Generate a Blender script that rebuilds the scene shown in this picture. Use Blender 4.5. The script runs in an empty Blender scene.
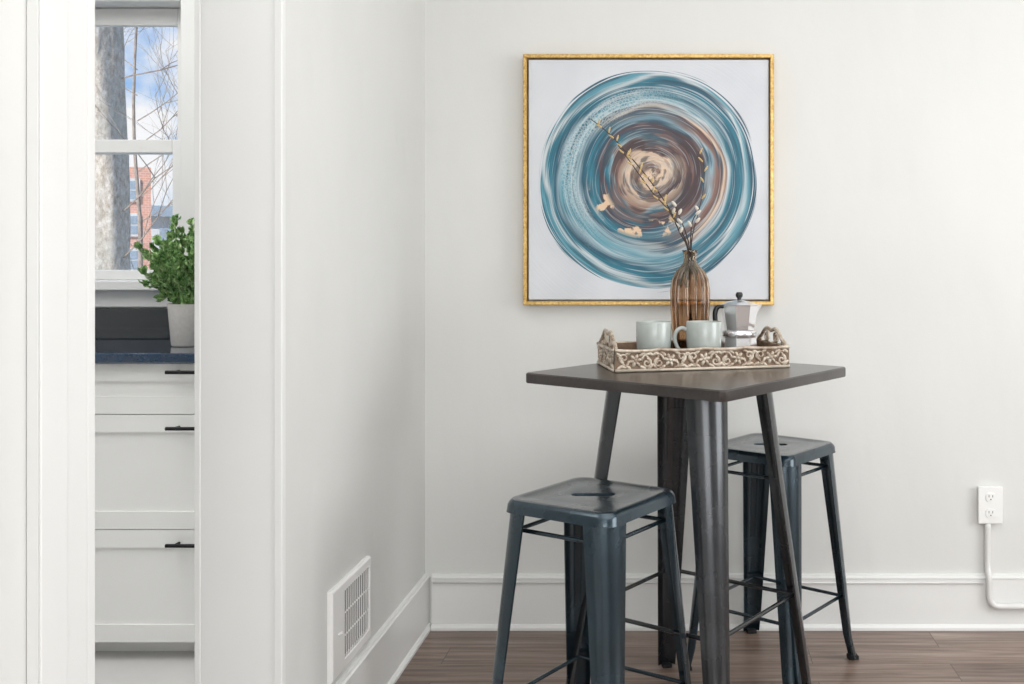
import bpy, bmesh, math, random
from mathutils import Vector, Matrix, Euler
random.seed(7)
SC = bpy.context.scene
COL = SC.collection
try:
    SC.view_settings.view_transform = 'Standard'
except Exception:
    pass

# ------------------------------------------------------------------ helpers
def lin(c):
    c /= 255.0
    return c/12.92 if c <= .04045 else ((c+.055)/1.055)**2.4
def rgb(r, g, b):
    return (lin(r), lin(g), lin(b), 1)

class NT:
    def __init__(s, tree): s.t = tree
    def n(s, typ, **kw):
        nd = s.t.nodes.new(typ)
        for k, v in kw.items():
            if k.startswith('i_'):
                key = k[2:]
                key = int(key) if key.isdigit() else key.replace('_', ' ')
                s.put(nd.inputs[key], v)
            else:
                setattr(nd, k, v)
        return nd
    def put(s, sock, v):
        if isinstance(v, bpy.types.NodeSocket): s.t.links.new(v, sock)
        else: sock.default_value = v
    def math(s, op, a, b=0.0, c=None, clamp=False):
        nd = s.t.nodes.new('ShaderNodeMath'); nd.operation = op; nd.use_clamp = clamp
        s.put(nd.inputs[0], a); s.put(nd.inputs[1], b)
        if c is not None: s.put(nd.inputs[2], c)
        return nd.outputs[0]
    def mix(s, f, a, b, bt='MIX'):
        nd = s.t.nodes.new('ShaderNodeMixRGB'); nd.blend_type = bt
        s.put(nd.inputs[0], f); s.put(nd.inputs[1], a); s.put(nd.inputs[2], b)
        return nd.outputs[0]
    def ramp(s, f, stops, interp='LINEAR'):
        nd = s.t.nodes.new('ShaderNodeValToRGB'); cr = nd.color_ramp
        cr.interpolation = interp
        while len(cr.elements) < len(stops): cr.elements.new(.5)
        for e, (p, c) in zip(cr.elements, stops):
            e.position = p; e.color = c
        s.put(nd.inputs[0], f)
        return nd.outputs[0]
    def step(s, f, a, b, v=1.0):
        """0 below a, v above b (reversed if a > b)"""
        if a < b: return s.ramp(f, [(a, (0, 0, 0, 1)), (b, (v, v, v, 1))])
        return s.ramp(f, [(b, (v, v, v, 1)), (a, (0, 0, 0, 1))])

def newmat(name):
    m = bpy.data.materials.new(name); m.use_nodes = True
    t = NT(m.node_tree)
    b = m.node_tree.nodes['Principled BSDF']
    return m, t, b

def pmat(name, col, rough=.5, metal=0.0, var=.06, scale=20., bump=0.0, bscale=200., spec=.5, trans=0., coat=0., coatr=.03, wave=0.):
    m, t, b = newmat(name)
    tc = t.n('ShaderNodeTexCoord')
    nz = t.n('ShaderNodeTexNoise', i_Vector=tc.outputs['Object'], i_Scale=scale, i_Detail=5.)
    dark = tuple(c*(1-var) for c in col[:3])+(1,)
    lite = tuple(min(1, c*(1+var)) for c in col[:3])+(1,)
    t.put(b.inputs['Base Color'], t.ramp(nz.outputs[0], [(.3, dark), (.7, lite)]))
    b.inputs['Roughness'].default_value = rough
    b.inputs['Metallic'].default_value = metal
    b.inputs['Specular IOR Level'].default_value = spec
    b.inputs['Transmission Weight'].default_value = trans
    b.inputs['Coat Weight'].default_value = coat
    b.inputs['Coat Roughness'].default_value = coatr
    nrm = None
    if wave:
        mp = t.n('ShaderNodeMapping', i_Vector=tc.outputs['Object']); mp.inputs['Scale'].default_value = (3.2, 3.2, 1.3)
        n3 = t.n('ShaderNodeTexNoise', i_Vector=mp.outputs[0], i_Scale=1.6, i_Detail=2.)
        b1 = t.n('ShaderNodeBump', i_Strength=1., i_Distance=wave, i_Height=n3.outputs[0]); nrm = b1.outputs[0]
    if bump:
        n2 = t.n('ShaderNodeTexNoise', i_Vector=tc.outputs['Object'], i_Scale=bscale, i_Detail=3.)
        bp = t.n('ShaderNodeBump', i_Strength=bump, i_Distance=.002, i_Height=n2.outputs[0])
        if nrm is not None: t.put(bp.inputs['Normal'], nrm)
        nrm = bp.outputs[0]
    if nrm is not None: t.put(b.inputs['Normal'], nrm)
    return m

def finish(bm, name, mat, parent=None, smooth=False, angle=None, bevel=0, seg=2, recalc=True, label=None):
    if recalc: bmesh.ops.recalc_face_normals(bm, faces=bm.faces[:])
    me = bpy.data.meshes.new(name); bm.to_mesh(me); bm.free()
    mats = mat if isinstance(mat, (list, tuple)) else [mat]
    for q in mats: me.materials.append(q)
    if smooth:
        for p in me.polygons: p.use_smooth = True
        if angle is not None: me.set_sharp_from_angle(angle=math.radians(angle))
    ob = bpy.data.objects.new(name, me); COL.objects.link(ob)
    if bevel:
        md = ob.modifiers.new('bevel', 'BEVEL'); md.width = bevel; md.segments = seg
        md.limit_method = 'ANGLE'; md.angle_limit = math.radians(40)
    if parent: ob.parent = parent
    if label: ob['label'] = label
    return ob

def box(bm, x0, x1, y0, y1, z0, z1, mi=0, M=None):
    vs = [bm.verts.new(Vector(p) if M is None else M @ Vector(p)) for p in
          [(x0,y0,z0),(x1,y0,z0),(x1,y1,z0),(x0,y1,z0),(x0,y0,z1),(x1,y0,z1),(x1,y1,z1),(x0,y1,z1)]]
    for f in [(0,3,2,1),(4,5,6,7),(0,1,5,4),(1,2,6,5),(2,3,7,6),(3,0,4,7)]:
        bm.faces.new([vs[i] for i in f]).material_index = mi
    return vs

def boxobj(name, dims, mat, parent=None, bevel=0, **kw):
    bm = bmesh.new()
    if isinstance(dims[0], (int, float)): dims = [dims]
    for d in dims: box(bm, *d)
    return finish(bm, name, mat, parent, bevel=bevel, **kw)

def loft(bm, loops, cap0=False, cap1=False, closed=True):
    rows = [[bm.verts.new(p) for p in L] for L in loops]
    n = len(rows[0])
    for a, b in zip(rows, rows[1:]):
        for i in range(n if closed else n-1):
            j = (i+1) % n
            bm.faces.new((a[i], a[j], b[j], b[i]))
    if cap0: bm.faces.new(rows[0])
    if cap1: bm.faces.new(rows[-1])
    return rows

def rsq(h, r, z, k=6, hy=None):
    hy = h if hy is None else hy
    out = []
    for cx, cy, a0 in ((h-r, hy-r, 0), (-h+r, hy-r, 90), (-h+r, -hy+r, 180), (h-r, -hy+r, 270)):
        for i in range(k):
            a = math.radians(a0+90*i/(k-1))
            out.append(Vector((cx+r*math.cos(a), cy+r*math.sin(a), z)))
    return out

def circ(r, z, n=32, cx=0, cy=0, off=0):
    return [Vector((cx+r*math.cos(2*math.pi*i/n+off), cy+r*math.sin(2*math.pi*i/n+off), z)) for i in range(n)]

def lathe(name, prof, mat, parent=None, n=40, smooth=True, angle=50, off=0, rib=None, cap0=True, cap1=True, **kw):
    bm = bmesh.new()
    loops = []
    for r, z in prof:
        if rib:
            def rr(i):
                s = min(1, max(0, (r-.020)/.02))
                return r*(1-rib[1]*s+rib[1]*s*abs(math.sin(rib[0]*math.pi*i/n)))
            loops.append([Vector((rr(i)*math.cos(2*math.pi*i/n), rr(i)*math.sin(2*math.pi*i/n), z)) for i in range(n)])
        else: loops.append(circ(r, z, n, off=off))
    loft(bm, loops, cap0, cap1)
    return finish(bm, name, mat, parent, smooth=smooth, angle=angle, **kw)

def tube(bm, pts, rad, n=8, caps=True):
    pts = [Vector(p) for p in pts]
    rs = rad if isinstance(rad, (list, tuple)) else [rad]*len(pts)
    up = None; loops = []
    for i, p in enumerate(pts):
        d = (pts[min(i+1, len(pts)-1)]-pts[max(i-1, 0)]).normalized()
        if up is None:
            up = d.orthogonal().normalized()
        up = (up - d*up.dot(d))
        up = up.normalized() if up.length > 1e-6 else d.orthogonal().normalized()
        s = d.cross(up)
        loops.append([p+(up*math.cos(2*math.pi*k/n)+s*math.sin(2*math.pi*k/n))*rs[i] for k in range(n)])
    loft(bm, loops, caps, caps)

def spline(pts, sub=6):
    P = [Vector(p) for p in pts]; out = []
    for i in range(len(P)-1):
        p0 = P[max(i-1, 0)]; p1 = P[i]; p2 = P[i+1]; p3 = P[min(i+2, len(P)-1)]
        for k in range(sub):
            t = k/sub
            out.append(.5*((2*p1)+(p2-p0)*t+(2*p0-5*p1+4*p2-p3)*t*t+(3*p1-p0-3*p2+p3)*t**3))
    out.append(P[-1]); return out

def blob(bm, c, sx, sy, sz, M=None, sub=1):
    M = M or Matrix.Identity(4)
    bmesh.ops.create_icosphere(bm, subdivisions=sub, radius=1, matrix=Matrix.Translation(c) @ M @ Matrix.Diagonal((sx, sy, sz, 1)))

def thing(name, label, category, loc=(0, 0, 0), rz=0, group=None, kind=None):
    e = bpy.data.objects.new(name, None); COL.objects.link(e)
    e.empty_display_size = .05
    e.location = loc; e.rotation_euler = (0, 0, rz)
    if kind: e['kind'] = kind
    e['label'] = label; e['category'] = category
    if group: e['group'] = group
    return e

def structure(ob, label=None, cat=None):
    ob['kind'] = 'structure'
    if label: ob['label'] = label
    if cat: ob['category'] = cat
    return ob

def copy_thing(src, name, loc, rz):
    t = src.copy(); t.name = name; COL.objects.link(t)
    t.location = loc; t.rotation_euler = (0, 0, rz)
    for k in [k for k in src.children]:
        c = k.copy(); COL.objects.link(c); c.parent = t
        for g in k.children:
            cc = g.copy(); COL.objects.link(cc); cc.parent = c
    return t

# ------------------------------------------------------------------ materials
M_wall = pmat('plaster_wall_paint', rgb(216, 216, 213), .6, var=.02, scale=1.5, bump=.3, bscale=22., spec=.35, wave=.009)
M_trim = pmat('white_trim_paint', rgb(226, 226, 224), .35, var=.012, scale=4., bump=.05, bscale=40.)
M_ceil = pmat('ceiling_paint', rgb(244, 244, 244), .8, var=.01)
M_kwall = pmat('kitchen_wall_paint', rgb(230, 230, 229), .7, var=.01)
M_cab = pmat('white_cabinet_paint', rgb(240, 240, 238), .35, var=.01, scale=6.)
M_black = pmat('matte_black_metal', rgb(24, 24, 26), .4, .6, var=.1)
M_rubber = pmat('black_rubber', rgb(20, 20, 22), .8, var=.1)
M_dark = pmat('dark_void', rgb(70, 68, 66), .9, var=.1)
M_vent = pmat('vent_white_enamel', rgb(234, 233, 231), .35, var=.01)
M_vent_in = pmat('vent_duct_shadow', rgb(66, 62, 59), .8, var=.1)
M_plate = pmat('white_plastic', rgb(236, 236, 234), .35, var=.01)
M_race = pmat('painted_raceway', rgb(219, 218, 216), .4, var=.01)
M_mug = pmat('sage_grey_ceramic', rgb(170, 176, 172), .25, var=.04, scale=60., coat=.3)
M_steel = pmat('polished_aluminium', rgb(240, 240, 242), .16, .82, var=.03)
M_bake = pmat('black_bakelite', rgb(22, 24, 26), .3, var=.1)
M_pot = pmat('speckled_grey_pot', rgb(208, 204, 198), .6, var=.06, scale=80.)
M_stem = pmat('twig_bark', rgb(52, 38, 28), .7, var=.2, scale=90.)
M_catkin = pmat('silvery_catkin', rgb(206, 198, 186), .9, var=.14, scale=300.)
M_bud = pmat('pale_golden_bud', rgb(190, 162, 108), .6, var=.3, scale=200.)
M_counter = pmat('black_granite', rgb(28, 35, 42), .1, var=.2, scale=150., spec=.8, coat=.6)
M_slab = pmat('black_granite_blue_reflection_tint', rgb(32, 56, 82), .03, var=.08, scale=30., spec=1., coat=1.)  # black stone; the blue window reflection is put into its base colour

def metal_mat(name, c1, c2, rough, metal=.6, coat=.6, coatr=.17):
    m, t, b = newmat(name)
    tc = t.n('ShaderNodeTexCoord')
    n1 = t.n('ShaderNodeTexNoise', i_Vector=tc.outputs['Object'], i_Scale=9., i_Detail=6.)
    n2 = t.n('ShaderNodeTexNoise', i_Vector=tc.outputs['Object'], i_Scale=160., i_Detail=2.)
    f = t.math('MULTIPLY_ADD', n2.outputs[0], .25, t.math('MULTIPLY', n1.outputs[0], .8))
    t.put(b.inputs['Base Color'], t.ramp(f, [(.3, c1), (.75, c2)]))
    t.put(b.inputs['Roughness'], t.math('MULTIPLY_ADD', n1.outputs[0], .08, rough-.04))
    b.inputs['Metallic'].default_value = metal
    b.inputs['Specular IOR Level'].default_value = .6
    b.inputs['Coat Weight'].default_value = coat
    b.inputs['Coat Roughness'].default_value = coatr
    return m
M_gun = metal_mat('gunmetal_teal_enamel', rgb(24, 40, 49), rgb(40, 60, 71), .27)
M_guntab = metal_mat('gunmetal_grey_enamel', rgb(37, 40, 44), rgb(60, 62, 66), .27)
M_guntop = metal_mat('brownish_gunmetal_tabletop', rgb(48, 44, 43), rgb(74, 68, 66), .30, coat=.5, coatr=.2)  # slightly lighter and browner than the leg enamel

def leaf_mat():
    m, t, b = newmat('boxwood_leaf')
    oi = t.n('ShaderNodeTexCoord')
    nz = t.n('ShaderNodeTexNoise', i_Vector=oi.outputs['Object'], i_Scale=55., i_Detail=3.)
    t.put(b.inputs['Base Color'], t.ramp(nz.outputs[0], [(.32, rgb(84, 130, 70)), (.5, rgb(134, 176, 106)), (.68, rgb(192, 216, 158))]))
    b.inputs['Roughness'].default_value = .5
    return m
M_leaf = leaf_mat()

def wood_floor():
    m, t, b = newmat('walnut_plank_floor')
    tc = t.n('ShaderNodeTexCoord')
    mp = t.n('ShaderNodeMapping', i_Vector=tc.outputs['Object'])
    mp.inputs['Location'].default_value = (.3, .04, 0)
    br = t.n('ShaderNodeTexBrick', i_Vector=mp.outputs[0], i_Scale=1., i_Mortar_Size=.0012, i_Brick_Width=1.1, i_Row_Height=.125, i_Bias=0.)
    br.inputs['Color1'].default_value = (0, 0, 0, 1); br.inputs['Color2'].default_value = (1, 1, 1, 1)
    br.inputs['Mortar'].default_value = (.5, .5, .5, 1)
    br.offset = .37
    m2 = t.n('ShaderNodeMapping', i_Vector=tc.outputs['Object']); m2.inputs['Scale'].default_value = (1.6, 32, 1)
    off = t.n('ShaderNodeVectorMath', operation='ADD'); t.put(off.inputs[0], m2.outputs[0])
    sc = t.n('ShaderNodeVectorMath', operation='SCALE'); t.put(sc.inputs[0], br.outputs['Color']); sc.inputs['Scale'].default_value = 13.
    t.put(off.inputs[1], sc.outputs[0])
    g = t.n('ShaderNodeTexNoise', i_Vector=off.outputs[0], i_Scale=1.6, i_Detail=9., i_Roughness=.68, i_Distortion=.25)
    grain = t.ramp(g.outputs[0], [(.30, rgb(100, 84, 75)), (.44, rgb(132, 114, 103)), (.52, rgb(149, 131, 120)), (.60, rgb(164, 147, 136)), (.72, rgb(190, 175, 164))])
    tint = t.ramp(br.outputs['Color'], [(0, rgb(200, 196, 194)), (.5, rgb(224, 220, 217)), (1, rgb(250, 246, 243))])
    c = t.mix(1., grain, tint, 'MULTIPLY')
    c = t.mix(br.outputs['Fac'], c, rgb(78, 66, 60))
    t.put(b.inputs['Base Color'], c)
    t.put(b.inputs['Roughness'], t.math('MULTIPLY_ADD', g.outputs[0], .12, .28))
    b.inputs['Specular IOR Level'].default_value = .42
    bp = t.n('ShaderNodeBump', i_Strength=.1, i_Distance=.002, i_Height=g.outputs[0])
    t.put(b.inputs['Normal'], bp.outputs[0])
    return m
M_floor = wood_floor()
M_kfloor = pmat('pale_kitchen_floor', rgb(208, 207, 205), .35, var=.05, scale=3.)

def carved():
    m, t, b = newmat('silvered_carved_wood')
    tc = t.n('ShaderNodeTexCoord')
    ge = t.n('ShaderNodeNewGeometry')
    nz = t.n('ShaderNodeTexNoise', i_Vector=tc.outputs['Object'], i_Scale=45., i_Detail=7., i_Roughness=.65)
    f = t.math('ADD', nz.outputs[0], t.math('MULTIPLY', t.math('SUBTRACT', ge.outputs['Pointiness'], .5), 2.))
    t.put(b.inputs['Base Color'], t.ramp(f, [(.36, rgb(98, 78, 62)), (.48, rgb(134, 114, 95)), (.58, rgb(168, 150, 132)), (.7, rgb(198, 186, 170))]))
    b.inputs['Roughness'].default_value = .4
    b.inputs['Metallic'].default_value = .25
    return m
M_carve = carved()
M_traywood = pmat('champagne_brown_wood', rgb(120, 98, 79), .5, metal=.15, var=.35, scale=45.)

def gold():
    m, t, b = newmat('antique_gold_leaf')
    tc = t.n('ShaderNodeTexCoord')
    nz = t.n('ShaderNodeTexNoise', i_Vector=tc.outputs['Object'], i_Scale=150., i_Detail=5., i_Roughness=.5)
    t.put(b.inputs['Base Color'], t.ramp(nz.outputs[0], [(.3, rgb(160, 124, 66)), (.5, rgb(196, 160, 94)), (.7, rgb(216, 184, 124))]))
    b.inputs['Metallic'].default_value = .6; b.inputs['Roughness'].default_value = .35
    return m
M_gold = gold()

def amber():
    m, t, b = newmat('amber_glass')
    b.inputs['Roughness'].default_value = .04
    b.inputs['IOR'].default_value = 1.45
    b.inputs['Transmission Weight'].default_value = 1.
    tc = t.n('ShaderNodeTexCoord')
    nz = t.n('ShaderNodeTexNoise', i_Vector=tc.outputs['Object'], i_Scale=30., i_Detail=2.)
    t.put(b.inputs['Base Color'], t.ramp(nz.outputs[0], [(.3, rgb(200, 174, 150)), (.7, rgb(216, 192, 168))]))
    return m
M_amber = amber()

def glass_pane():
    m = bpy.data.materials.new('window_glass'); m.use_nodes = True
    t = NT(m.node_tree); m.node_tree.nodes.clear()
    o = t.n('ShaderNodeOutputMaterial')
    tr = t.n('ShaderNodeBsdfTransparent'); gl = t.n('ShaderNodeBsdfGlossy'); gl.inputs['Roughness'].default_value = .02
    mx = t.n('ShaderNodeMixShader'); mx.inputs[0].default_value = .08
    t.put(mx.inputs[1], tr.outputs[0]); t.put(mx.inputs[2], gl.outputs[0]); t.put(o.inputs[0], mx.outputs[0])
    return m
M_pane = glass_pane()

def painting():
    m, t, b = newmat('abstract_swirl_painting')
    tc = t.n('ShaderNodeTexCoord')
    sp = t.n('ShaderNodeSeparateXYZ', i_Vector=tc.outputs['Object'])
    x = sp.outputs[0]; z = sp.outputs[2]
    wn = t.n('ShaderNodeTexNoise', i_Vector=tc.outputs['Object'], i_Scale=2.6, i_Detail=1., i_Roughness=.5)
    ws = t.n('ShaderNodeSeparateColor', i_Color=wn.outputs['Color'])
    r0 = t.math('SQRT', t.math('ADD', t.math('MULTIPLY', x, x), t.math('MULTIPLY', z, z)))
    inner = t.math('SUBTRACT', 1., t.math('DIVIDE', r0, .352), clamp=True)
    X = t.math('ADD', t.math('MULTIPLY_ADD', ws.outputs[0], .04, -.02), t.math('SUBTRACT', x, t.math('MULTIPLY', inner, .012)))
    Z = t.math('ADD', t.math('MULTIPLY_ADD', ws.outputs[1], .04, -.02), t.math('SUBTRACT', z, t.math('MULTIPLY', inner, .022)))
    r = t.math('SQRT', t.math('ADD', t.math('MULTIPLY', X, X), t.math('MULTIPLY', Z, Z)))
    rs = t.math('DIVIDE', r, .352)
    ang = t.math('ARCTAN2', Z, X)
    nx = t.math('DIVIDE', X, t.math('ADD', r, .0001)); nz_ = t.math('DIVIDE', Z, t.math('ADD', r, .0001))
    def polar(fa, fr, off=0., sc=1., det=3., ro=.5):
        cv = t.n('ShaderNodeCombineXYZ'); t.put(cv.inputs[0], t.math('MULTIPLY', nx, fa)); t.put(cv.inputs[1], t.math('MULTIPLY', nz_, fa)); t.put(cv.inputs[2], t.math('MULTIPLY_ADD', rs, fr, off))
        return t.n('ShaderNodeTexNoise', i_Vector=cv.outputs[0], i_Scale=sc, i_Detail=det, i_Roughness=ro).outputs[0]
    A = polar(.9, 2.2, 0, 1.2, 1.5, .4)      # slow sweep
    B = polar(.9, 58., 4., 1.1, 3., .5)      # bristle streaks
    C = polar(.8, 13., 9., 1.1, 2.5, .45)    # broad strokes
    D = polar(.9, 1.6, 2., .9, 1.)
    f = t.math('ADD', rs, t.math('MULTIPLY', t.math('SUBTRACT', A, .5), .34))
    f = t.math('ADD', f, t.math('MULTIPLY', t.math('SUBTRACT', C, .5), .06))
    f = t.math('ADD', f, t.math('MULTIPLY', t.math('SUBTRACT', B, .5), .05))
    teal = rgb(28, 114, 134); dteal = rgb(12, 74, 96); lteal = rgb(90, 150, 166); pale = rgb(200, 208, 210)
    pebb = rgb(138, 164, 174); cream = rgb(216, 190, 164); maroon = rgb(84, 55, 56); dmar = rgb(54, 37, 42); brown = rgb(130, 96, 84); gry = rgb(120, 134, 144)
    L = t.ramp(f, [(0, cream), (.07, brown), (.13, cream), (.18, gry), (.22, maroon), (.31, brown), (.34, pebb), (.38, teal), (.43, dteal), (.46, maroon), (.50, dteal), (.57, teal), (.62, dteal), (.66, pebb), (.78, lteal), (.82, pebb), (.85, dteal), (.89, teal), (.915, pale), (.94, teal), (.97, lteal), (1., teal)])
    Rr = t.ramp(f, [(0, cream), (.07, brown), (.12, cream), (.17, gry), (.22, cream), (.27, maroon), (.36, dmar), (.45, maroon), (.49, dteal), (.53, pebb), (.56, brown), (.61, maroon), (.645, cream), (.68, brown), (.71, pale), (.745, teal), (.78, dteal), (.87, teal), (.905, dteal), (.93, pale), (.955, lteal), (1., dteal)])
    side = t.math('ADD', t.math('ADD', t.math('MULTIPLY', nx, .6), t.math('MULTIPLY_ADD', nz_, .1, .5)), t.math('MULTIPLY', t.math('SUBTRACT', D, .5), 1.6), clamp=True)
    c = t.mix(side, L, Rr)
    spir = t.math('SINE', t.math('ADD', t.math('SUBTRACT', t.math('MULTIPLY', t.math('ADD', rs, t.math('MULTIPLY', t.math('SUBTRACT', A, .5), .12)), 2*math.pi/.21), ang), t.math('MULTIPLY', B, 1.6)))
    inm = t.step(rs, .54, .44)
    c = t.mix(t.math('MULTIPLY', t.math('MULTIPLY', t.step(spir, .2, .55), inm), .72), c, dmar)
    c = t.mix(t.math('MULTIPLY', t.math('MULTIPLY', t.step(spir, -.35, -.75), t.step(rs, .34, .22)), .75), c, cream)
    c = t.mix(t.math('MULTIPLY', t.step(rs, .07, .03), .8), c, cream)
    outm = t.step(rs, .48, .6)
    c = t.mix(t.math('MULTIPLY', t.step(C, .57, .62), .5), c, t.mix(outm, brown, pebb))
    c = t.mix(t.math('MULTIPLY', t.step(C, .43, .38), .7), c, t.mix(outm, dmar, dteal))
    vo = t.n('ShaderNodeTexVoronoi', i_Vector=tc.outputs['Object'], i_Scale=110.); vo.feature = 'DISTANCE_TO_EDGE'
    cell = t.step(vo.outputs[0], .18, .04)
    lft = t.math('SUBTRACT', t.math('MULTIPLY', nz_, .5), t.math('MULTIPLY', nx, .8), clamp=True)
    ringm = t.ramp(t.math('ADD', rs, t.math('MULTIPLY', t.math('SUBTRACT', D, .5), .4)), [(.62, (0, 0, 0, 1)), (.67, (.5, .5, .5, 1)), (.80, (.4, .4, .4, 1)), (.84, (0, 0, 0, 1))])
    c = t.mix(t.math('MULTIPLY', t.math('MULTIPLY', cell, ringm), lft), c, rgb(216, 220, 218))
    bw = t.math('MULTIPLY_ADD', t.step(rs, .5, .95), .30, .25)
    c = t.mix(t.math('MULTIPLY', t.step(B, .56, .62), bw), c, pale)
    c = t.mix(t.math('MULTIPLY', t.step(B, .44, .38), bw), c, rgb(28, 56, 68))
    fl = t.n('ShaderNodeTexNoise', i_Vector=tc.outputs['Object'], i_Scale=17., i_Detail=4.)
    low = t.math('ADD', t.math('MULTIPLY', nz_, -.6), t.math('MULTIPLY', nx, -.3), clamp=True)
    flm = t.math('MULTIPLY', t.step(fl.outputs[0], .54, .57), t.ramp(rs, [(.40, (0, 0, 0, 1)), (.44, (1, 1, 1, 1)), (.54, (1, 1, 1, 1)), (.58, (0, 0, 0, 1))]))
    flm = t.math('MULTIPLY', flm, t.step(low, .35, .45))
    c = t.mix(flm, c, rgb(218, 188, 156))
    e = t.math('ADD', t.math('ADD', rs, t.math('MULTIPLY', t.math('SUBTRACT', B, .5), .22)), t.math('MULTIPLY', t.math('SUBTRACT', C, .5), .10))
    edge = t.step(e, .98, .995)
    bgn = t.n('ShaderNodeTexNoise', i_Vector=tc.outputs['Object'], i_Scale=5.)
    bg = t.ramp(bgn.outputs[0], [(.3, rgb(198, 201, 206)), (.7, rgb(210, 212, 216))])
    c = t.mix(edge, c, bg)
    t.put(b.inputs['Base Color'], c)
    b.inputs['Roughness'].default_value = .45
    bp = t.n('ShaderNodeBump', i_Strength=.3, i_Distance=.002, i_Height=B); t.put(b.inputs['Normal'], bp.outputs[0])
    return m
M_art = painting()

def brickm():
    m, t, b = newmat('hazed_red_brick')
    tc = t.n('ShaderNodeTexCoord')
    mp = t.n('ShaderNodeMapping', i_Vector=tc.outputs['Object']); mp.inputs['Rotation'].default_value = (math.radians(90), 0, 0)
    br = t.n('ShaderNodeTexBrick', i_Vector=mp.outputs[0], i_Scale=4.)
    br.inputs['Color1'].default_value = rgb(190, 134, 114); br.inputs['Color2'].default_value = rgb(206, 150, 128); br.inputs['Mortar'].default_value = rgb(208, 184, 170)  # brick paled so that distance haze sits in its colours
    t.put(b.inputs['Base Color'], br.outputs[0]); b.inputs['Roughness'].default_value = .9
    return m
M_brick = brickm()
def barkm():
    m, t, b = newmat('tree_bark')
    tc = t.n('ShaderNodeTexCoord')
    mp = t.n('ShaderNodeMapping', i_Vector=tc.outputs['Object']); mp.inputs['Scale'].default_value = (34, 34, 16)
    nz = t.n('ShaderNodeTexNoise', i_Vector=mp.outputs[0], i_Scale=1., i_Detail=8., i_Roughness=.8)
    n2 = t.n('ShaderNodeTexNoise', i_Vector=tc.outputs['Object'], i_Scale=3., i_Detail=3.)
    c = t.ramp(nz.outputs[0], [(.36, rgb(140, 126, 110)), (.48, rgb(184, 170, 152)), (.56, rgb(206, 196, 182)), (.66, rgb(230, 226, 218))])
    c = t.mix(t.step(n2.outputs[0], .4, .7, .5), c, rgb(176, 176, 164))
    t.put(b.inputs['Base Color'], c); b.inputs['Roughness'].default_value = .95
    return m
M_bark = barkm()
M_twig = pmat('branch_bark', rgb(144, 130, 118), .9, var=.3)
M_grass = pmat('winter_lawn_and_street', rgb(160, 160, 152), .95, var=.2, scale=.8)
M_whitewin = pmat('pale_stone_trim', rgb(196, 196, 194), .7, var=.03)
M_bglass = pmat('building_window_glass', rgb(140, 154, 166), .1, var=.2)

# ------------------------------------------------------------------ constants
YW = 3.247      # back wall
XL = -.828      # left wall, room face
XK = -.975      # left wall, kitchen face
YK = 3.50       # kitchen back wall
D0, D1 = 1.371, 2.06   # doorway in left wall
CZ = 2.75

# ------------------------------------------------------------------ shell
structure(boxobj('floor', (XK, 3.2, -2.6, YW+.15, -.05, 0), M_floor), 'brown wood plank floor', 'floor')
structure(boxobj('floor.001', (-3.6, XK, -2.6, YK+.15, -.05, 0), M_kfloor), 'pale kitchen floor', 'floor')
structure(boxobj('ceiling', (-3.75, 3.2, -2.6, YK+.15, CZ, CZ+.1), M_ceil), 'white ceiling', 'ceiling')
structure(boxobj('wall_back', (XL, 3.2, YW, YW+.15, 0, CZ), M_wall), 'warm off-white painted plaster wall', 'wall')
structure(boxobj('wall_left', [(XK, XL, D1, YW+.15, 0, CZ), (XK, XL, -2.6, D0, 0, CZ), (XK, XL, D0, D1, 2.15, CZ), (XK, XL+.0, YW+.15, YK, 0, CZ)], M_wall), 'warm off-white plaster wall with a doorway', 'wall')
structure(boxobj('wall_right', (3.2, 3.35, -2.6, YW+.15, 0, CZ), M_wall), 'off-white plaster wall', 'wall')
structure(boxobj('wall_front', (-3.75, 3.35, -2.75, -2.6, 0, CZ), M_wall), 'off-white plaster wall', 'wall')
WX0, WX1, WZ0, WZ1 = -2.47, -1.735, 1.12, 2.10
structure(boxobj('wall_kitchen', [(-3.75, WX0, YK, YK+.15, 0, CZ), (WX1, XK, YK, YK+.15, 0, CZ), (WX0, WX1, YK, YK+.15, 0, WZ0), (WX0, WX1, YK, YK+.15, WZ1, CZ), (-3.75, -3.6, -2.6, YK, 0, CZ)], M_kwall), 'white painted kitchen wall with a window', 'wall')

# doorway trim
bm = bmesh.new()
J = .018
XE, XI = XK-.015, XL+.016
box(bm, XE, XI, D1-J, D1-.0002, 0, 2.15)
box(bm, XE, XI, D0+.0002, D0+J, 0, 2.15)
box(bm, XE, XI, D0+J, D1-J, 2.132, 2.1498)
box(bm, XE, XE+.012, D1-J-.004, D1-J-.0001, 0, 2.13)
box(bm, XI-.016, XI, D1-J-.003, D1-J-.0001, 0, 2.13)
structure(finish(bm, 'trim_1', M_trim, bevel=.0015), 'white painted door jamb lining', 'door trim')
bm = bmesh.new()
box(bm, XL+.0002, XL+.016, D0-.105, D0, 0, 2.28)
box(bm, XL+.0161, XL+.0195, D0-.105, D0-.050, 0, 2.28)
structure(finish(bm, 'trim_2', M_trim, bevel=.0015), 'white painted flat door casing', 'door trim')
structure(boxobj('trim_3', (XL+.0002, XL+.018, D0-.105, D1+.03, 2.2805, 2.42), M_trim, bevel=.004), 'white painted door head casing', 'door trim')

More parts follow.
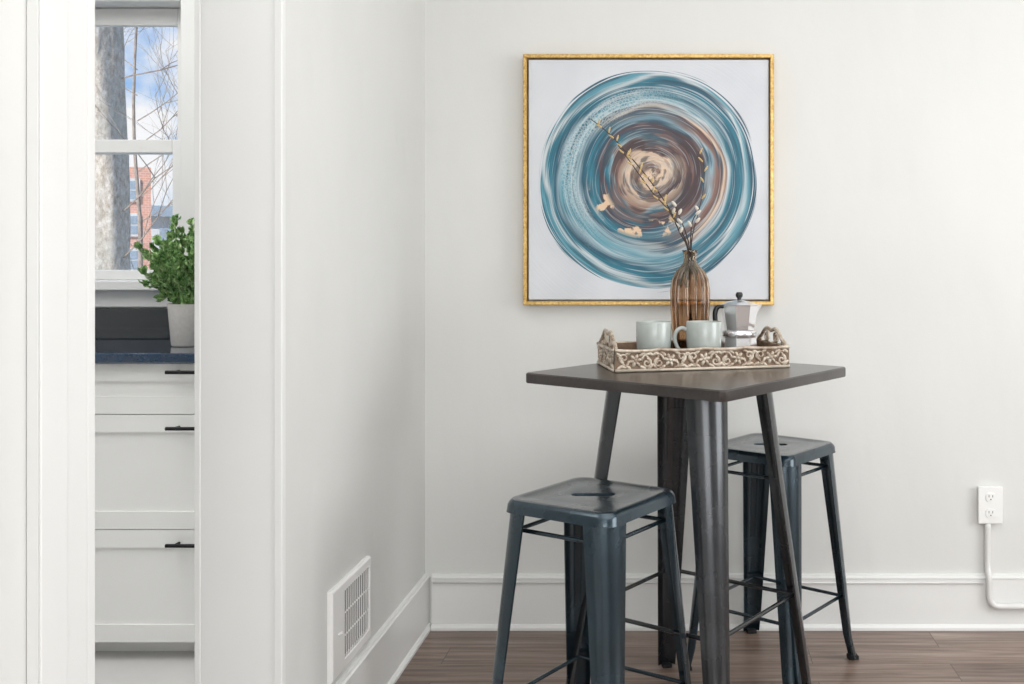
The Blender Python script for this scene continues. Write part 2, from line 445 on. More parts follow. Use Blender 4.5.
def basebd(name, path_axis, a0, a1, wallpos, sign, label):
    prof = [(0, 0), (.024, 0), (.024, .008), (.018, .016), (.014, .018), (.014, .162), (.016, .164), (.016, .168), (.011, .171), (.010, .176), (.004, .178), (0, .178)]
    bm = bmesh.new()
    L = []
    for a in (a0, a1):
        if path_axis == 'x': L.append([Vector((a, wallpos+sign*(p[0]+.0002), p[1])) for p in prof])
        else: L.append([Vector((wallpos+sign*(p[0]+.0002), a, p[1])) for p in prof])
    loft(bm, L, True, True)
    structure(finish(bm, name, M_trim), label, 'baseboard')
basebd('baseboard_back', 'x', XL+.025, 3.19, YW, -1, 'white painted baseboard with cap moulding')
basebd('baseboard_left', 'y', D1+.001, YW-.0004, XL, 1, 'white painted baseboard with cap moulding')
basebd('baseboard_left_near', 'y', -2.5, D0-.106, XL, 1, 'white painted baseboard with cap moulding')

# ------------------------------------------------------------------ kitchen window
wn = thing('window_1', 'white double-hung kitchen window looking onto trees', 'window', (0, YK, 0), kind='structure')
gx0, gx1 = WX0+.055, -1.80
z0g, zm0, zm1, z1g = 1.16, 1.575, 1.622, 2.035
boxobj('window_casing', [(WX1-.003, WX1+.085, -.022, -.0005, WZ0-.04, WZ1+.1), (WX0-.085, WX0+.003, -.022, -.0005, WZ0-.04, WZ1+.1), (WX0+.003, WX1-.003, -.022, -.0005, WZ1-.003, WZ1+.1)], M_trim, wn, bevel=.003)
boxobj('window_sill', [(WX0-.11, WX1+.11, -.055, .10, WZ0-.03, WZ0+.004), (WX0-.085, WX1+.085, -.018, -.0005, WZ0-.09, WZ0-.03)], M_trim, wn, bevel=.004)
boxobj('sash', [(gx1, WX1-.004, .045, .075, WZ0+.004, zm1), (WX0+.004, gx0, .045, .075, WZ0+.004, zm1), (gx0, gx1, .045, .075, WZ0+.004, z0g), (gx0, gx1, .045, .075, zm0, zm1)], M_trim, wn, bevel=.003)
boxobj('sash', [(gx1+.0, WX1-.004, .08, .11, zm0, WZ1-.004), (WX0+.004, gx0, .08, .11, zm0, WZ1-.004), (gx0, gx1, .08, .11, z1g, WZ1-.004), (gx0, gx1, .08, .11, zm0, zm1)], M_trim, wn, bevel=.003)
boxobj('glass_pane', (gx0, gx1, .058, .062, z0g, zm0), M_pane, wn)
boxobj('glass_pane', (gx0, gx1, .093, .097, zm1, z1g), M_pane, wn)

# ------------------------------------------------------------------ kitchen cabinet
CX0, CX1 = -1.90, -1.035
cab = thing('base_cabinet', 'white shaker drawer base cabinet under a black countertop', 'kitchen cabinet', (0, 0, 0))
FY = 2.975
boxobj('body', [(CX0, CX1, FY+.02, YK-.003, .055, .889), (CX0+.02, CX1-.02, FY+.08, YK-.01, .0, .055)], M_cab, cab)
def drawer(z0, z1, hz):
    bm = bmesh.new(); fw = .052
    x0, x1 = CX0+.003, CX1-.003
    box(bm, x0, x1, FY+.008, FY+.0195, z0, z1)
    box(bm, x0, x1, FY, FY+.008, z1-fw, z1); box(bm, x0, x1, FY, FY+.008, z0, z0+fw)
    box(bm, x0, x0+fw, FY, FY+.008, z0+fw, z1-fw); box(bm, x1-fw, x1, FY, FY+.008, z0+fw, z1-fw)
    d = finish(bm, 'drawer', M_cab, cab)
    bm = bmesh.new(); c = -1.43
    tube(bm, [(c-.085, FY-.03, hz), (c+.085, FY-.03, hz)], .0055, 10)
    for s in (-.06, .06): tube(bm, [(c+s, FY+.001, hz), (c+s, FY-.03, hz)], .0045, 8)
    h = finish(bm, 'handle', M_black, d, smooth=True, angle=40, label='black bar handle')
for z0, z1, hz in ((.737, .886, .864), (.394, .7345, .698), (.058, .3915, .353)): drawer(z0, z1, hz)
cab2 = thing('base_cabinet', 'white shaker base cabinet under a black countertop', 'kitchen cabinet', (0, 0, 0))
boxobj('body', [(-2.85, CX0-.003, FY+.02, YK-.003, .055, .889), (-2.83, CX0-.02, FY+.08, YK-.01, .0, .055)], M_cab, cab2)
d = boxobj('door', [(-2.847, CX0-.006, FY+.008, FY+.0195, .058, .885), (-2.847, CX0-.006, FY, FY+.008, .83, .885), (-2.847, CX0-.006, FY, FY+.008, .058, .11), (-2.847, -2.79, FY, FY+.008, .11, .83), (CX0-.06, CX0-.006, FY, FY+.008, .11, .83)], M_cab, cab2)
ct = thing('countertop', 'polished black stone countertop with low backsplash', 'countertop', (0, 0, 0))
boxobj('slab', (-2.87, CX1+.015, 2.945, YK-.002, .8905, .92), M_slab, ct, bevel=.003)
boxobj('backsplash', (-2.87, CX1+.015, YK-.022, YK-.0025, .9202, 1.026), M_counter, ct, bevel=.002)

# ------------------------------------------------------------------ potted plant
pl = thing('potted_plant', 'small green leafy plant in a pale grey pot on the countertop', 'plant', (-1.573, 3.2, .9205))
lathe('pot', [(.046, 0), (.050, .004), (.060, .125), (.062, .135), (.057, .135), (.054, .12), (.001, .118)], M_pot, pl, cap0=True, cap1=False)
bm = bmesh.new()
stems = []
for i in range(100):
    while True:
        q = Vector((random.uniform(-1, 1), random.uniform(-1, 1), random.uniform(-1, 1)))
        if .25 < q.length < 1: break
    k_ = random.uniform(.85, 1.12)
    end = Vector((q.x*.130*k_, q.y*.130*k_, .270+q.z*.140*k_))
    a = math.atan2(q.y, q.x)
    p0 = Vector((math.cos(a)*.03, math.sin(a)*.03, .115))
    mid = p0.lerp(end, .5)+Vector((0, 0, .02))
    p = spline([p0, mid, end], 4)
    stems.append(p); tube(bm, p, [.0020-.00012*k for k in range(9)], 5)
finish(bm, 'stem', M_leaf, pl)
bm = bmesh.new()
def leaf(bm, base, dirv, L, W):
    dirv = dirv.normalized(); s = dirv.orthogonal(); s.rotate(Matrix.Rotation(random.uniform(0, 6.28), 3, dirv)); n = dirv.cross(s)
    pr = [(0, 0), (.25, .75), (.55, 1), (.82, .65), (1, 0)]
    mid = [base+dirv*L*t+n*L*.12*math.sin(t*3.1) for t, _ in pr]
    mv = [bm.verts.new(q) for q in mid]
    for sg in (1, -1):
        sv = [bm.verts.new(mid[k]+s*sg*W*pr[k][1]+n*W*.25*pr[k][1]) for k in (1, 2, 3)]
        bm.faces.new((mv[0], mv[1], sv[0])); bm.faces.new((mv[1], mv[2], sv[1], sv[0])); bm.faces.new((mv[2], mv[3], sv[2], sv[1])); bm.faces.new((mv[3], mv[4], sv[2]))
for p in stems:
    for k in range(3, 9):
        for q in range(4):
            d = (p[k]-p[k-1]).normalized()*1.2+Vector((random.uniform(-1, 1), random.uniform(-1, 1), random.uniform(-.5, .8)))
            leaf(bm, p[k], d, random.uniform(.018, .031), random.uniform(.005, .0075))
finish(bm, 'foliage', M_leaf, pl, recalc=False, smooth=True)

# ------------------------------------------------------------------ wall vent
vy0, vy1, vz0, vz1 = 2.345, 2.640, .200, .415
vt = thing('air_vent', 'white metal wall register with vertical slats above the baseboard', 'air vent', (XL, 0, 0))
bm = bmesh.new()
def ring(y0, y1, z0, z1, x): return [Vector((x, y0, z0)), Vector((x, y1, z0)), Vector((x, y1, z1)), Vector((x, y0, z1))]
na, fa, tb_ = .088, .014, .024
loft(bm, [ring(vy0, vy1, vz0, vz1, .0004), ring(vy0, vy1, vz0, vz1, .009), ring(vy0+.005, vy1-.003, vz0+.004, vz1-.004, .013),
          ring(vy0+na, vy1-fa, vz0+tb_, vz1-tb_, .013), ring(vy0+na+.001, vy1-fa-.001, vz0+tb_+.001, vz1-tb_-.001, .011), ring(vy0+na+.001, vy1-fa-.001, vz0+tb_+.001, vz1-tb_-.001, .002)])
finish(bm, 'frame', M_vent, vt, bevel=.001)
ya, yb, za, zb = vy0+na+.001, vy1-fa-.001, vz0+tb_+.001, vz1-tb_-.001
boxobj('duct_shade', (.002, .0035, ya, yb, za, zb), M_vent_in, vt)  # dark sheet stands in for the shade behind the slats
bm = bmesh.new()
ns = 13
for i in range(ns+1):
    y = ya+(yb-ya)*i/ns
    box(bm, .0100, .0110, y-.0030, y+.0030, za, zb)
for q in (1, 2): box(bm, .0100, .0112, ya, yb, za+(zb-za)*q/3-.002, za+(zb-za)*q/3+.002)
finish(bm, 'grille', M_vent, vt)
bm = bmesh.new(); tube(bm, [(.013, vy0+.045, vz0+.10), (.022, vy0+.045, vz0+.105)], .003, 8)
finish(bm, 'lever', M_vent, vt)

# ------------------------------------------------------------------ outlet, raceway
ot = thing('electrical_outlet', 'white surface-mounted duplex wall outlet box', 'outlet', (1.002, YW, .404))
ot.scale = (.92, .6, .95)
boxobj('box', (-.040, .040, -.030, -.0004, -.060, .060), M_plate, ot, bevel=.004)
boxobj('cover_plate', (-.0425, .0425, -.036, -.0302, -.063, .063), M_plate, ot, bevel=.003)
for s in (.027, -.027):
    bm = bmesh.new(); loft(bm, [[Vector((p.x, -.0362, p.y+s)) for p in rsq(.017, .009, 0, hy=.0145)], [Vector((p.x*.97, -.0395, p.y*.97+s)) for p in rsq(.017, .009, 0, hy=.0145)]], False, True)
    rc = finish(bm, 'socket', M_plate, ot)
    boxobj('slot', [(-.0075, -.0055, -.0402, -.0396, s+.000, s+.008), (.0055, .0075, -.0402, -.0396, s+.000, s+.008), (-.002, .002, -.0402, -.0396, s-.009, s-.005)], M_dark, rc, label='dark plug slots')
rw = thing('cable_raceway', 'painted cable raceway running down from the outlet along the baseboard', 'cable cover', (0, 0, 0))
bm = bmesh.new(); y = YW-.026
tube(bm, spline([(.995, YW-.012, .343), (.995, YW-.012, .25), (.995, YW-.014, .20), (.995, y-.003, .172), (.995, y-.003, .12), (.997, y-.003, .104), (1.004, y-.003, .090), (1.018, y-.003, .082), (1.036, y-.003, .080), (1.06, y-.003, .080)], 5)+[Vector((3.1, y-.003, .080))], .0100, 10)
finish(bm, 'conduit', M_race, rw, smooth=True)
bm = bmesh.new()
tube(bm, [(XL+.03, YW-.0185, .153), (.980, YW-.0185, .153)], .0032, 8)
finish(bm, 'cable', M_race, rw, smooth=True)

# ------------------------------------------------------------------ painting
S = .4025; pc = (-.1010, 3.2, 1.453)
fp = thing('framed_painting', 'square abstract painting of teal and maroon rings in gold frame', 'painting', (pc[0], YW-.0006, pc[2]))
bm = bmesh.new()
def sqr(h, y): return [Vector((-h, y, -h)), Vector((h, y, -h)), Vector((h, y, h)), Vector((-h, y, h))]
loft(bm, [sqr(S-.012, 0), sqr(S, 0), sqr(S, -.040), sqr(S-.002, -.044), sqr(S-.011, -.044), sqr(S-.013, -.040), sqr(S-.013, -.012), sqr(S-.012, 0)])
finish(bm, 'frame', M_gold, fp, label='thin antique gold float frame')
bm = bmesh.new()
loft(bm, [sqr(S-.017, -.002), sqr(S-.017, -.034), sqr(S-.019, -.036)], True, True)
cv = finish(bm, 'canvas', M_art, fp)

# ------------------------------------------------------------------ pub table
def leg_mesh(name, rt, zt, rf, zf, at, ab, mat, t=.003, flare=.0):
    bm = bmesh.new(); rows = []; N = 10
    for i in range(N+1):
        k = i/N
        rr = rf+(rt-rf)*k; zz = zf+(zt-zf)*k
        if k < .12: rr += flare*(1-k/.12)**2
        a = ab+(at-ab)*k; h = a*.7071; rad = a*.82
        pts = [(-h, -h)]
        m = 13
        for j in range(m):
            an = math.radians(-45+90*j/(m-1))
            pts.append((-rad*1.4142+rad*math.cos(an), rad*math.sin(an)))
        pts.append((-h, h))
        inner = [(u-t*1.3, v*(1-t/h*.55)) for u, v in reversed(pts)]
        loopp = pts+inner
        sh = rad*.4142
        rows.append([Vector((rr+u+sh, v, zz)) for u, v in loopp])
    loft(bm, rows, True, True)
    return finish(bm, name, mat, None, smooth=True, angle=50)

def add_legs(parent, proto, foot=None):
    for i in range(4):
        o = proto if i == 0 else proto.copy()
        if i: COL.objects.link(o)
        o.parent = parent; o.rotation_euler = (0, 0, math.radians(90*i))
        if foot:
            f = foot if i == 0 else foot.copy()
            if i: COL.objects.link(f)
            f.parent = o

def bars(parent, r, z, rad, mat, name='crossbar'):
    for i in range(4):
        a = math.radians(90*i); b_ = math.radians(90*(i+1))
        p, q = Vector((r*math.cos(a), r*math.sin(a), z)), Vector((r*math.cos(b_), r*math.sin(b_), z))
        bm = bmesh.new(); tube(bm, [p, q], rad, 8)
        finish(bm, name, mat, parent, smooth=True, angle=50)

TR = math.radians(11.5)
ZT = .908
tb = thing('pub_table', 'square dark gunmetal pub table with splayed tapered metal legs', 'table', (.026, 2.62, 0), TR)
bm = bmesh.new()
TOPR = Matrix.Rotation(math.radians(45-2), 4, 'Z')
R45 = Matrix.Rotation(math.radians(45), 4, 'Z')
h = .305
def RT(L): return [TOPR @ p for p in L]
def R(L): return [R45 @ p for p in L]
loft(bm, [RT(rsq(h-.030, .012, ZT-.012)), RT(rsq(h-.004, .014, ZT-.026)), RT(rsq(h-.001, .016, ZT-.026)), RT(rsq(h, .016, ZT-.023)), RT(rsq(h, .016, ZT-.003)), RT(rsq(h-.003, .014, ZT)), RT(rsq(h-.010, .012, ZT)), RT(rsq(h-.03, .012, ZT))], True, True)
finish(bm, 'tabletop', M_guntop, tb, smooth=True, angle=35)
bm = bmesh.new()
loft(bm, [R(rsq(.17, .02, ZT-.013)), R(rsq(.17, .02, ZT-.045)), R(rsq(.166, .02, ZT-.045)), R(rsq(.166, .02, ZT-.013))])
finish(bm, 'apron', M_guntab, tb, smooth=True, angle=35)
lg = leg_mesh('leg', .215, ZT-.014, .340, .006, .076, .037, M_guntab)
bm = bmesh.new(); box(bm, .313, .343, -.014, .014, 0, .010); ft = finish(bm, 'foot', M_rubber, bevel=.002)
add_legs(tb, lg, ft)
bars(tb, .284, .30, .0055, M_guntab)

# ------------------------------------------------------------------ stools
ZS = .652
def build_stool(loc, rz, label):
    st = thing('metal_stool', label, 'stool', loc, rz, group='matching metal stools at the pub table')
    bm = bmesh.new(); h = .150
    k = 8
    Rsl = Matrix.Rotation(math.radians(-14), 4, 'Z')
    def slot(L, ref):
        P = [Rsl @ p for p in L]
        best = min(range(len(P)), key=lambda o: sum((P[(i+o) % len(P)]-ref[i]).length for i in range(len(P))))
        return [P[(i+best) % len(P)] for i in range(len(P))]
    ref = R(rsq(.085, .03, ZS, k))
    zf = ZS-.0018
    loops = [R(rsq(h-.006, .03, ZS-.029, k)), R(rsq(h+.001, .036, ZS-.029, k)), R(rsq(h, .036, ZS-.026, k)), R(rsq(h-.001, .036, ZS-.013, k)), R(rsq(h-.004, .036, ZS-.006, k)), R(rsq(h-.009, .034, ZS-.001, k)), R(rsq(h-.015, .032, ZS, k)),
             R(rsq(h-.024, .028, ZS-.0004, k)), R(rsq(h-.029, .026, zf, k)), R(rsq(.085, .03, zf, k)), slot(rsq(.054, .018, zf, k, hy=.020), ref), slot(rsq(.050, .0135, zf-.0008, k, hy=.014), ref), slot(rsq(.049, .0125, zf-.010, k, hy=.013), ref), slot(rsq(.052, .0155, zf-.008, k, hy=.016), ref), R(rsq(.085, .03, zf-.006, k)), R(rsq(h-.006, .03, ZS-.010, k)), R(rsq(h-.006, .03, ZS-.029, k))]
    loft(bm, loops)
    finish(bm, 'seat', M_gun, st, smooth=True, angle=28)
    lg = leg_mesh('leg', .188, ZS-.018, .256, .006, .068, .037, M_gun, flare=.008)
    bm = bmesh.new(); box(bm, .238, .268, -.015, .015, 0, .012); ft = finish(bm, 'foot', M_rubber, bevel=.002)
    add_legs(st, lg, ft)
    bars(st, .218, .19, .005, M_gun)
    bars(st, .172, ZS-.072, .005, M_gun)
    return st
s1 = build_stool((-.203, 2.325, 0), math.radians(14), 'dark blue-grey metal stool with slotted square seat before the table')
s2 = copy_thing(s1, 'metal_stool.001', (.268, 2.960, 0), math.radians(9))
s2['label'] = 'dark blue-grey metal stool tucked between the table and the wall'

# ------------------------------------------------------------------ tray
TA = math.radians(15)
tr = thing('serving_tray', 'carved weathered wooden tray with scroll handles on the table', 'tray', (-.165, 2.545, ZT+.0004), TA)
TL, TW, TH, th = .472, .245, .058, .010
boxobj('base', (.002, TL-.002, .002, TW-.002, 0, .010), M_traywood, tr, bevel=.002)
def spiral(c, r0, turns, a0, sgn, n=14):
    return [(c[0]+r0*(1-.8*i/n)*math.cos(a0+sgn*turns*6.283*i/n), c[1]+r0*(1-.8*i/n)*math.sin(a0+sgn*turns*6.283*i/n)) for i in range(n+1)]
def side_panel(name, L, Mx):
    bm = bmesh.new()
    n = 40
    rows = []
    for i in range(n+1):
        s = L*i/n
        top = TH-.003*abs(math.sin(math.pi*4*i/n))
        rows.append([Mx @ Vector((s, 0, 0)), Mx @ Vector((s, th, 0)), Mx @ Vector((s, th, top)), Mx @ Vector((s, 0, top))])
    loft(bm, rows, True, True)
    p = finish(bm, name, M_traywood, tr)
    bm = bmesh.new()
    T = lambda s, z, d=-.002: Mx @ Vector((s, d, z))
    tube(bm, [T(0, .004), T(L, .004)], .0042, 8)
    tube(bm, [T(L*i/n, TH-.002-.003*abs(math.sin(math.pi*4*i/n))) for i in range(n+1)], .0046, 8)
    m = max(2, round(L/.100)); w = (L-.012)/m
    R3 = Mx.to_3x3().to_4x4()
    for j in range(m):
        c = .006+w*(j+.5); up = 1 if j % 2 == 0 else -1; zc = TH*.5
        for q in range(6):
            an = math.radians(60*q+up*10)
            blob(bm, T(c+.0100*math.cos(an), zc+.0100*math.sin(an), -.001), .0078, .0045, .0046, R3 @ Matrix.Rotation(-an, 4, 'Y'), 2)
        blob(bm, T(c, zc, -.004), .0048, .004, .0048, None, 2)
        for sg in (1, -1):
            tube(bm, [T(c+sg*(.016+(w*.5-.016)*q/8), zc+up*sg*.014*math.sin(q/8*3.14*1.5), -.001) for q in range(9)], .0034, 8)
            tube(bm, [T(a, b, -.001) for a, b in spiral((c+sg*w*.33, zc-up*sg*.007), .0125, 1.3, 1.57 if up*sg > 0 else -1.57, -1 if up > 0 else 1, 16)], [.0040-.0001*q for q in range(17)], 8)
            for dx, dz, an in ((.20, .017, 35), (.22, -.018, -30), (.44, .017, -35), (.46, -.015, 40), (.34, .016, 10)):
                blob(bm, T(c+sg*dx*w, zc+dz*up*sg, -.001), .0105, .0042, .0046, R3 @ Matrix.Rotation(-math.radians(an)*sg, 4, 'Y'), 2)
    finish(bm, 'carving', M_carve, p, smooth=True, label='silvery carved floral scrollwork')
I4 = Matrix.Identity(4)
side_panel('side', TL, I4)
side_panel('side', TL, Matrix.Translation((TL, TW, 0)) @ Matrix.Rotation(math.pi, 4, 'Z'))
side_panel('side', TW-.022, Matrix.Translation((0, TW-.011, 0)) @ Matrix.Rotation(-math.pi/2, 4, 'Z'))
side_panel('side', TW-.022, Matrix.Translation((TL, .011, 0)) @ Matrix.Rotation(math.pi/2, 4, 'Z'))
for xs in (.005, TL-.005):
    bm = bmesh.new()
    c = TW/2
    for s in (-1, 1):
        tube(bm, spline([(xs, c+s*.112, TH-.004), (xs, c+s*.098, TH+.009), (xs, c+s*.080, TH+.015), (xs, c+s*.058, TH+.030), (xs, c+s*.034, TH+.039), (xs, c+s*.012, TH+.035), (xs, c, TH+.032)], 5), .0052, 8)
        tube(bm, [(xs, c+s*(.038+a), TH+.015+b) for a, b in spiral((0, 0), .017, 1.5, 1.57, 1, 20)], [.0042-.00008*q for q in range(21)], 8)
        tube(bm, [(xs, c+s*(.086+a), TH+.004+b) for a, b in spiral((0, 0), .011, 1.2, 1.57, -1, 16)], [.0038-.00008*q for q in range(17)], 8)
    blob(bm, (xs, c, TH+.034), .005, .009, .007, None, 2)
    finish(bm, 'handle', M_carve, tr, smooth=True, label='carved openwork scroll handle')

TZ = ZT+.0004+.0104
# ------------------------------------------------------------------ mugs
mug = thing('mug', 'sage grey ceramic mug on the tray', 'mug', (-.070, 2.672, TZ), math.radians(60), group='ceramic mugs on the tray')
MH = .112
lathe('body', [(.030, 0), (.036, .002), (.040, .010), (.0455, .035), (.0475, .07), (.0478, MH-.002), (.0468, MH), (.0450, MH-.002), (.0445, .06), (.038, .014), (.001, .010)], M_mug, mug, n=48, cap1=False)
bm = bmesh.new()
tube(bm, spline([(.046, 0, .090), (.060, 0, .095), (.074, 0, .086), (.078, 0, .064), (.070, 0, .042), (.056, 0, .029), (.044, 0, .027)], 5), .0055, 10)
finish(bm, 'handle', M_mug, mug, smooth=True)
mug2 = copy_thing(mug, 'mug.001', (.064, 2.670, TZ), math.radians(186))

# ------------------------------------------------------------------ vase
vs = thing('vase', 'ribbed smoky amber glass bottle vase holding willow twigs', 'vase', (.028, 2.778, TZ))
outer = [(.001, 0), (.038, .001), (.044, .006), (.048, .03), (.053, .09), (.0565, .15), (.0575, .19), (.053, .222), (.042, .244), (.028, .258), (.0195, .268), (.0175, .280), (.019, .294), (.0225, .302)]
inn = [(r-.003 if r > .01 else r, z+(.006 if z < .02 else 0)) for r, z in reversed(outer)]
lathe('body', outer+[(.0215, .3035)]+inn[:-2]+[(.001, .010)], M_amber, vs, n=144, rib=(12, .22), angle=80, cap0=True, cap1=True)

# ------------------------------------------------------------------ willow branches
cat_me = None; bud_me = None
def branch(pts, label, cats, r0=.0024):
    br = thing('willow_branch', label, 'branch', (.028, 2.778, TZ), group='willow twigs in the vase')
    P = spline([(p[0]-.028, p[1]-2.778, p[2]-TZ) for p in pts], 6)
    bm = bmesh.new(); n = len(P)
    tube(bm, P, [r0*(1-.5*i/(n-1)) for i in range(n)], 6)
    finish(bm, 'stem', M_stem, br, smooth=True)
    global cat_me, bud_me
    if cat_me is None:
        bm = bmesh.new(); blob(bm, (0, 0, .009), .0046, .0046, .0100, sub=2); cat_me = bpy.data.meshes.new('catkin'); bm.to_mesh(cat_me); bm.free(); cat_me.materials.append(M_catkin)
        bm = bmesh.new(); blob(bm, (0, 0, .009), .0028, .0028, .0100, sub=2); bud_me = bpy.data.meshes.new('bud'); bm.to_mesh(bud_me); bm.free(); bud_me.materials.append(M_bud)
        for me in (cat_me, bud_me):
            for p in me.polygons: p.use_smooth = True
    for f, kind, side in cats:
        i = min(n-2, max(1, int(f*(n-1))))
        d = (P[i+1]-P[i]).normalized()
        s = Vector((math.cos(side), math.sin(side)*.6, .5)).normalized()
        v = (d*.7+s*.8).normalized()
        o = bpy.data.objects.new('catkin' if kind else 'bud', cat_me if kind else bud_me); COL.objects.link(o)
        o.parent = br; o.location = P[i]; o.rotation_mode = 'QUATERNION'; o.rotation_quaternion = v.to_track_quat('Z', 'Y')
    return br
V0 = (.028, 2.778)
def start(dx, dy): return [(V0[0]-dx*1.5, V0[1]-dy*1.5, TZ+.02), (V0[0], V0[1], TZ+.17), (V0[0]+dx*.4, V0[1]+dy*.4, TZ+.30)]
branch(start(-.012, .008)+[(.004, 2.78, 1.275), (-.036, 2.785, 1.348), (-.089, 2.79, 1.423), (-.153, 2.795, 1.50), (-.20, 2.80, 1.55), (-.250, 2.80, 1.590)], 'long bare willow twig with pale golden buds',
       [(.50+.035*i, 0, 0 if i % 2 else 3.1) for i in range(14)]+[(.40, 1, 3.1), (.46, 1, 0)])
branch(start(-.014, -.006)+[(.0, 2.765, 1.27), (-.03, 2.755, 1.33), (-.075, 2.75, 1.38), (-.13, 2.745, 1.455), (-.17, 2.74, 1.51)], 'willow twig with golden buds',
       [(.5+.045*i, 0, 0 if i % 2 else 3.1) for i in range(11)]+[(.45, 1, 0)])
branch(start(-.004, -.008)+[(.016, 2.765, 1.27), (-.004, 2.76, 1.32), (-.012, 2.76, 1.35)], 'short willow twig with silvery catkins',
       [(.72, 1, 3.1), (.82, 1, 0), (.94, 1, 3.1)])
branch(start(.008, .004)+[(.036, 2.78, 1.27), (.052, 2.785, 1.33), (.066, 2.79, 1.40), (.066, 2.79, 1.46), (.050, 2.79, 1.50)], 'curved willow twig with silvery catkins and fine buds',
       [(.5, 1, 0), (.58, 1, 3.1), (.66, 0, 0), (.74, 0, 3.1), (.82, 0, 0), (.9, 0, 3.1), (.97, 0, 0)], .0018)
branch(start(.004, -.008)+[(.030, 2.765, 1.26), (.034, 2.76, 1.30), (.052, 2.755, 1.335)], 'short willow twig with silvery catkins',
       [(.75, 1, 3.1), (.93, 1, 0)])

# ------------------------------------------------------------------ moka pot
mk = thing('moka_pot', 'faceted aluminium stovetop coffee pot with black handle on the tray', 'coffee pot', (.164, 2.770, TZ), math.radians(10))
mk.scale = (1.16, 1.16, 1.0)
lathe('boiler', [(.040, 0), (.0455, .003), (.046, .010), (.0405, .062), (.0412, .066)], M_steel, mk, n=8, smooth=False, off=.39)
lathe('collar', [(.0400, .066), (.0412, .068), (.0412, .078), (.0385, .081)], M_steel, mk, n=40)
bm = bmesh.new()
loft(bm, [circ(.035, .081, 8, off=.39), circ(.0375, .095, 8, off=.39), circ(.0450, .150, 8, off=.39), circ(.0435, .1505, 8, off=.39), circ(.036, .09, 8, off=.39)], True, True)
sp = [Vector((.038, -.012, .148)), Vector((.038, .012, .148)), Vector((.057, 0, .154)), Vector((.037, 0, .112))]
v = [bm.verts.new(q) for q in sp]
for f in ((0, 2, 1), (0, 3, 2), (1, 2, 3), (0, 1, 3)): bm.faces.new([v[i] for i in f])
finish(bm, 'upper_chamber', M_steel, mk)
lathe('lid', [(.045, .1512), (.0455, .1535), (.030, .160), (.010, .1645), (.008, .166)], M_steel, mk, n=8, smooth=False, off=.39)
lathe('knob', [(.005, .1662), (.005, .170), (.0085, .176), (.0088, .182), (.006, .187), (.001, .1875)], M_bake, mk, n=20)
bm = bmesh.new()
tube(bm, spline([(-.037, 0, .146), (-.046, 0, .148), (-.055, 0, .143), (-.059, 0, .125), (-.057, 0, .095), (-.054, 0, .072)], 5), [.005]*6+[.0060]*20, 10)
finish(bm, 'handle', M_bake, mk, smooth=True)

# ------------------------------------------------------------------ outside
gr = boxobj('ground', (-60, 30, YK+.3, 80, -.75, -.6), M_grass); structure(gr, 'pale winter lawn and street outside the window', 'ground')
tree = thing('tree', 'bare winter tree with a thick rough trunk outside the window', 'tree', (-4.66, 8., -.6))
bm = bmesh.new()
rows = []
for i in range(60):
    z = i*.14
    L = []
    for k in range(48):
        a = 6.283*k/48
        r = .198*(1+.35*math.exp(-z*1.4))*(1-.012*z)*(1+.05*math.sin(5*a+z*2)+.05*random.uniform(-1, 1))
        L.append(Vector((r*math.cos(a)+.03*math.sin(z), r*math.sin(a), z)))
    rows.append(L)
loft(bm, rows, True, True)
finish(bm, 'trunk', M_bark, tree, smooth=True)
def grow(bm, p, d, L, r, depth):
    pts = [p]; dd = d.copy()
    for k in range(5):
        dd = (dd+Vector((random.uniform(-.22, .22), random.uniform(-.22, .22), random.uniform(-.12, .2)))).normalized()
        pts.append(pts[-1]+dd*L/5)
    tube(bm, pts, [r*(1-.12*k) for k in range(6)], 4)
    if depth > 0:
        for k in (2, 3, 4, 5):
            nd = (dd+Vector((random.uniform(-.9, .9), random.uniform(-.9, .9), random.uniform(-.4, .7)))).normalized()
            grow(bm, pts[k], nd, L*.68, r*.55, depth-1)
bm = bmesh.new()
for z, dx in ((2.1, .9), (3.2, 1), (4.1, .8), (1.7, .9), (2.4, -.8)):
    grow(bm, Vector((.05, 0, z)), Vector((dx, random.uniform(-.5, .5), .5)).normalized(), 1.1, .008, 3)
finish(bm, 'branch', M_twig, tree)
t2 = thing('tree', 'slender bare winter tree with fine twigs outside the window', 'tree', (-7.6, 14., -.6))
bm = bmesh.new()
tube(bm, spline([(0, 0, 0), (.05, 0, 2), (-.05, 0, 4), (.1, 0, 7)], 5), [.04-.002*k for k in range(16)], 8)
finish(bm, 'trunk', M_twig, t2)
bm = bmesh.new()
for i in range(12):
    z = .5+.36*i
    grow(bm, Vector((0, 0, z)), Vector((random.choice((-1, 1, 1)), random.uniform(-.5, .5), .6)).normalized(), 1.1, .010, 3)
finish(bm, 'branch', M_twig, t2)
bd = thing('brick_building', 'red brick apartment building with pale window trim', 'building', (-13.75, 26., -.6), math.radians(28))
boxobj('facade', (-6.5, 0, 0, 4, 0, 4.2), M_brick, bd)
for xx in (-2.45, -1.45, -.45):
    for zz in (.5, 1.5, 2.4, 3.3):
        w = boxobj('window', [(xx-.20, xx+.20, -.05, -.001, zz, zz+.6)], M_whitewin, bd)
        boxobj('glass', [(xx-.14, xx+.14, -.06, -.051, zz+.07, zz+.28), (xx-.14, xx+.14, -.06, -.051, zz+.32, zz+.53)], M_bglass, w)
bd2 = thing('house', 'pale grey house with dark windows beyond the trees', 'building', (-19.6, 37., -.6), math.radians(28))
boxobj('facade', (-1.0, 8, 0, 5, 0, 3.4), M_whitewin, bd2)
boxobj('roof', (-1.2, 8.2, -.3, 5, 3.4, 3.8), M_bglass, bd2)
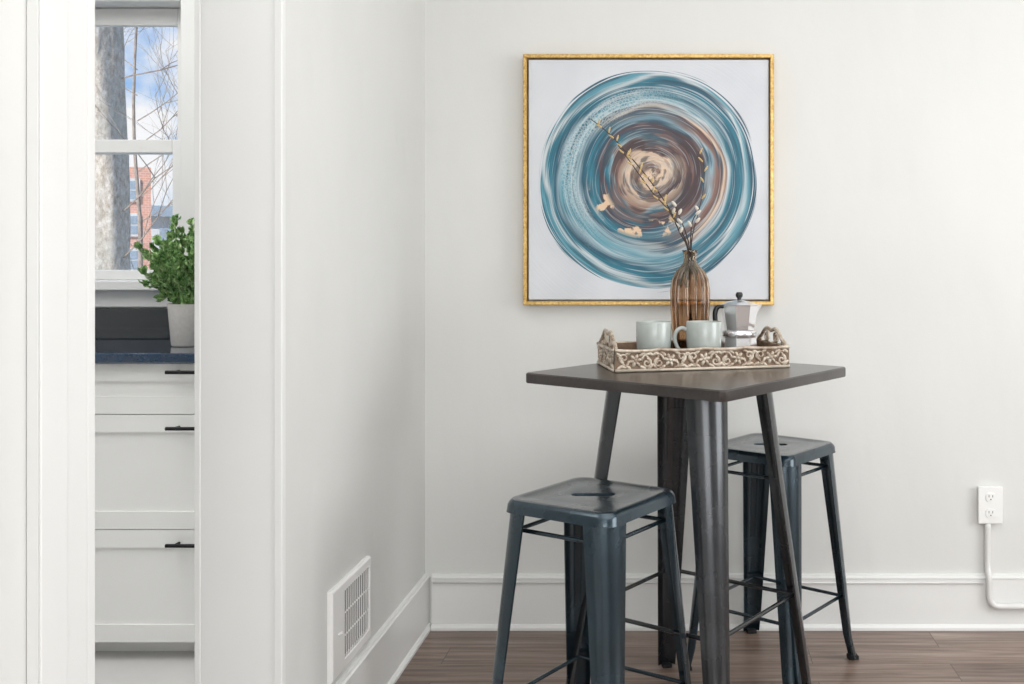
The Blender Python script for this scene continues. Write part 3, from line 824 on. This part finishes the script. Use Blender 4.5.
for xx in (.6, 1.8, 3.0):
    for zz in (.9, 2.2): boxobj('window', (xx-.3, xx+.3, -.03, -.001, zz, zz+.8), M_bglass, bd2)

# ------------------------------------------------------------------ world
w = bpy.data.worlds.new('World'); SC.world = w; w.use_nodes = True
t = NT(w.node_tree); w.node_tree.nodes.clear()
o = t.n('ShaderNodeOutputWorld'); bg = t.n('ShaderNodeBackground')
tc = t.n('ShaderNodeTexCoord')
nz = t.n('ShaderNodeTexNoise', i_Vector=tc.outputs['Generated'], i_Scale=9., i_Detail=6., i_Roughness=.5)
sep = t.n('ShaderNodeSeparateXYZ', i_Vector=tc.outputs['Generated'])
skyc = t.ramp(sep.outputs[2], [(0, rgb(224, 234, 245)), (.07, rgb(184, 213, 243)), (.18, rgb(134, 182, 236)), (.5, rgb(88, 144, 214))])
cl = t.ramp(t.math('SUBTRACT', nz.outputs[0], t.math('MULTIPLY', sep.outputs[2], .45)), [(.42, (0, 0, 0, 1)), (.52, (1, 1, 1, 1))])
t.put(bg.inputs[0], t.mix(cl, skyc, rgb(246, 247, 250)))
bg.inputs[1].default_value = 1.12
t.put(o.inputs[0], bg.outputs[0])

# ------------------------------------------------------------------ lights
def area(name, loc, rot, sx, sy, e, col=(1, 1, 1)):
    l = bpy.data.lights.new(name, 'AREA'); l.shape = 'RECTANGLE'; l.size = sx; l.size_y = sy; l.energy = e; l.color = col
    ob = bpy.data.objects.new(name, l); COL.objects.link(ob); ob.location = loc; ob.rotation_euler = [math.radians(a) for a in rot]
    return ob
area('room_overhead_fill', (.9, .9, CZ-.03), (0, 0, 0), 2.8, 2.6, 42, (.98, .99, 1))  # unseen overhead fill added to light the room
area('fill_behind_camera', (.6, -2.5, 1.5), (90, 0, 0), 2.4, 1.6, 63, (.965, .985, 1))  # fill added behind the camera; the wall there has no window
area('fill_right_side', (3.1, 1.4, 1.4), (90, 0, 90), 1.8, 1.6, 56, (.965, .985, 1))  # side fill added to brighten the left wall; no window here
area('kitchen_overhead_fill', (-2.1, 1.9, CZ-.03), (0, 0, 0), 1.6, 2.2, 44, (1, .995, .985))  # unseen fill added above the kitchen to brighten it
sn = bpy.data.lights.new('sun', 'SUN'); sn.energy = 7.; sn.angle = .02
so = bpy.data.objects.new('sun', sn); COL.objects.link(so); so.rotation_euler = (math.radians(48), 0, math.radians(-25))

# ------------------------------------------------------------------ camera
cam = bpy.data.cameras.new('camera'); co = bpy.data.objects.new('camera', cam); COL.objects.link(co)
co.location = (0, 0, 1.195); co.rotation_euler = (math.radians(90), 0, 0)
cam.sensor_width = 36; cam.lens = 1000/1024*36
cam.shift_x = -(680-512)/1024; cam.shift_y = -(342-260)/1024
cam.clip_start = .02; cam.clip_end = 300
SC.camera = co
